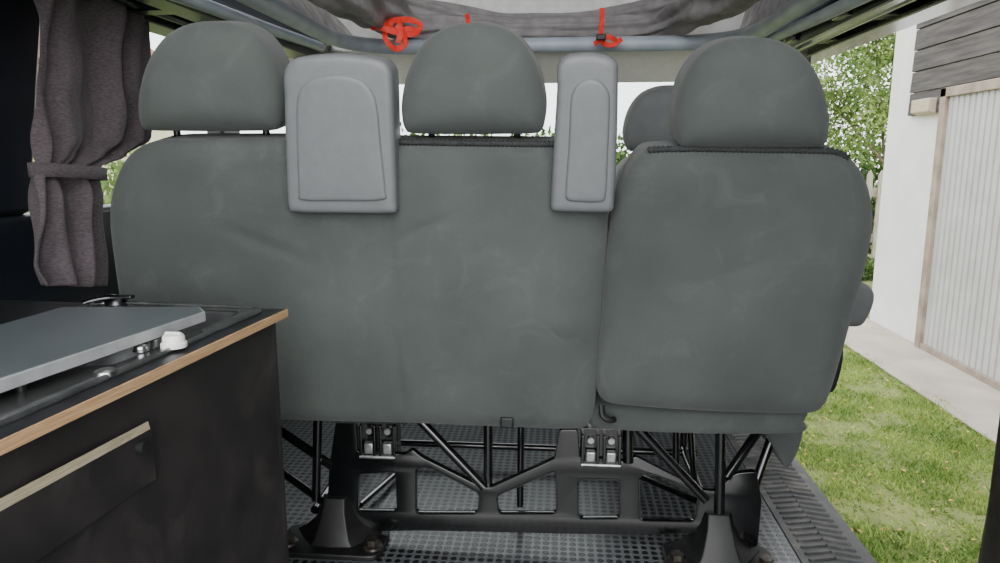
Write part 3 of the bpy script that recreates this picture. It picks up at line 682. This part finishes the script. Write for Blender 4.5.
# foliage
def leaves(blobs, n, s):
    V = []; Fl = []; tot = sum(b[3] * b[4] * b[5] for b in blobs)
    for x, y, z, rx, ry, rz in blobs:
        for i in range(int(n * rx * ry * rz / tot)):
            v = Vector((random.gauss(0, 1), random.gauss(0, 1), random.gauss(0, 1))).normalized() * (random.random() ** .45)
            c = Vector((x + v.x * rx, y + v.y * ry, max(G + .02, z + v.z * rz)))
            if noise.noise(c * 2.3) < -.12: continue
            a = Vector((random.gauss(0, 1), random.gauss(0, 1), random.gauss(0, 1))).normalized(); b = a.cross(Vector((random.gauss(0, 1), random.gauss(0, 1), random.gauss(0, 1)))).normalized()
            ss = s * random.uniform(.6, 1.3); k = len(V)
            V += [c - a * ss, c + b * ss * .45, c + a * ss, c - b * ss * .45]; Fl.append((k, k + 1, k + 2, k + 3))
    return V, Fl
def tree(name, label, cat, base, blobs, n, s, m, group=None, tr=.05):
    t = thing(name, label, cat, base, group)
    link('foliage', *leaves(blobs, n, s), M[m], t, smooth=False, recalc=False)
    b = MB(); top = Vector(blobs[0][:3])
    b.tube(smooth_path([Vector(base), Vector(base).lerp(top, .5) + Vector((.04, 0, 0)), top], 4), [tr * (1 - .06 * i) for i in range(9)], 9)
    for bl in blobs[1:]:
        b.tube([Vector(base).lerp(top, .45), Vector(bl[:3])], tr * .4, 6)
    b.build('trunk', M['bark'], t)
tree('tree', 'light green leafy tree beyond the white garage corner', 'tree', (4.6, 10.6, G), [(4.6, 10.6, 2.2, 1.2, .8, 1.1), (3.8, 10.4, 1.5, .9, .7, .9), (5.2, 10.7, 1.7, 1.0, .7, 1.1), (4.2, 10.6, 3.2, 1.2, .8, .8)], 32000, .038, 'leaf')
hd = thing('hedge', 'dark green hedge far beyond the windscreen', 'hedge', (0, 13, G))
link('foliage', *leaves([(x, 13 + .4 * random.random(), .35 + .2 * random.random(), 1.0, .7, 1.0) for x in [-3.2 + k * .9 for k in range(12)]], 22000, .07), M['leaf2'], hd, smooth=False, recalc=False)
tree('shrub', 'low green shrub growing in front of the picket fence', 'shrub', (3.4, 7.9, G), [(3.4, 7.9, -.42, .6, .4, .14), (2.8, 7.9, -.2, .4, .4, .36)], 6000, .03, 'leaf2', tr=.02)
tree('shrub', 'dark green shrub behind the picket fence', 'shrub', (4.1, 9.2, G), [(4.1, 9.2, .05, .7, .3, .5)], 9000, .035, 'leaf2', tr=.02)
tree('bush', 'leafy green bush outside the left window behind the curtain', 'bush', (-2.9, 4.1, G), [(-2.9, 4.1, .35, .8, .5, .6), (-2.3, 4.0, .1, .5, .4, .5)], 9000, .035, 'leaf', tr=.03)
fe = thing('picket_fence', 'weathered grey wooden picket fence beside the garage corner', 'fence', (3.6, 8.7, G))
for k in range(22):
    x = 2.3 + k * .13
    MB().prism([(x, 8.7, G), (x + .06, 8.7, G), (x + .06, 8.7, .60), (x + .03, 8.7, .66), (x, 8.7, .60)], (0, .03, 0)).build('picket', M['greywood'], fe, smooth=False)
MB().box(2.25, 5.15, 8.73, 8.77, -.2, -.1).build('fence_rail', M['greywood'], fe, smooth=False)
MB().box(2.25, 5.15, 8.73, 8.77, .35, .45).build('fence_rail', M['greywood'], fe, smooth=False)
hs = thing('house', 'beige rendered house outside the left window', 'house', (-7.5, 6, G))
MB().box(-9.5, -6.2, 1.5, 11, G, 1.9).build('wall', M['beigewall'], hs, smooth=False)
MB().prism([(-9.9, 1.1, 1.9), (-5.8, 1.1, 1.9), (-7.9, 1.1, 3.4)], (0, 10.3, 0)).build('roof', M['rooftile'], hs, smooth=False)

# ================================================================== LIGHT
wd = bpy.data.worlds.new('world'); SC.world = wd; wd.use_nodes = True
nt = wd.node_tree; bg = nt.nodes['Background']
bg.inputs['Color'].default_value = (.96, .975, 1, 1); bg.inputs['Strength'].default_value = 4.1
sl = bpy.data.lights.new('rear_sky_fill', 'SUN'); so = bpy.data.objects.new('rear_sky_fill', sl); COL.objects.link(so)
sl.energy = 2.5; sl.angle = R(60); sl.color = (1, .98, .95); so.rotation_euler = (R(68), 0, R(16)); so.location = (0, -3, 3)  # broad low lamp added behind the van as sky glow onto the seats
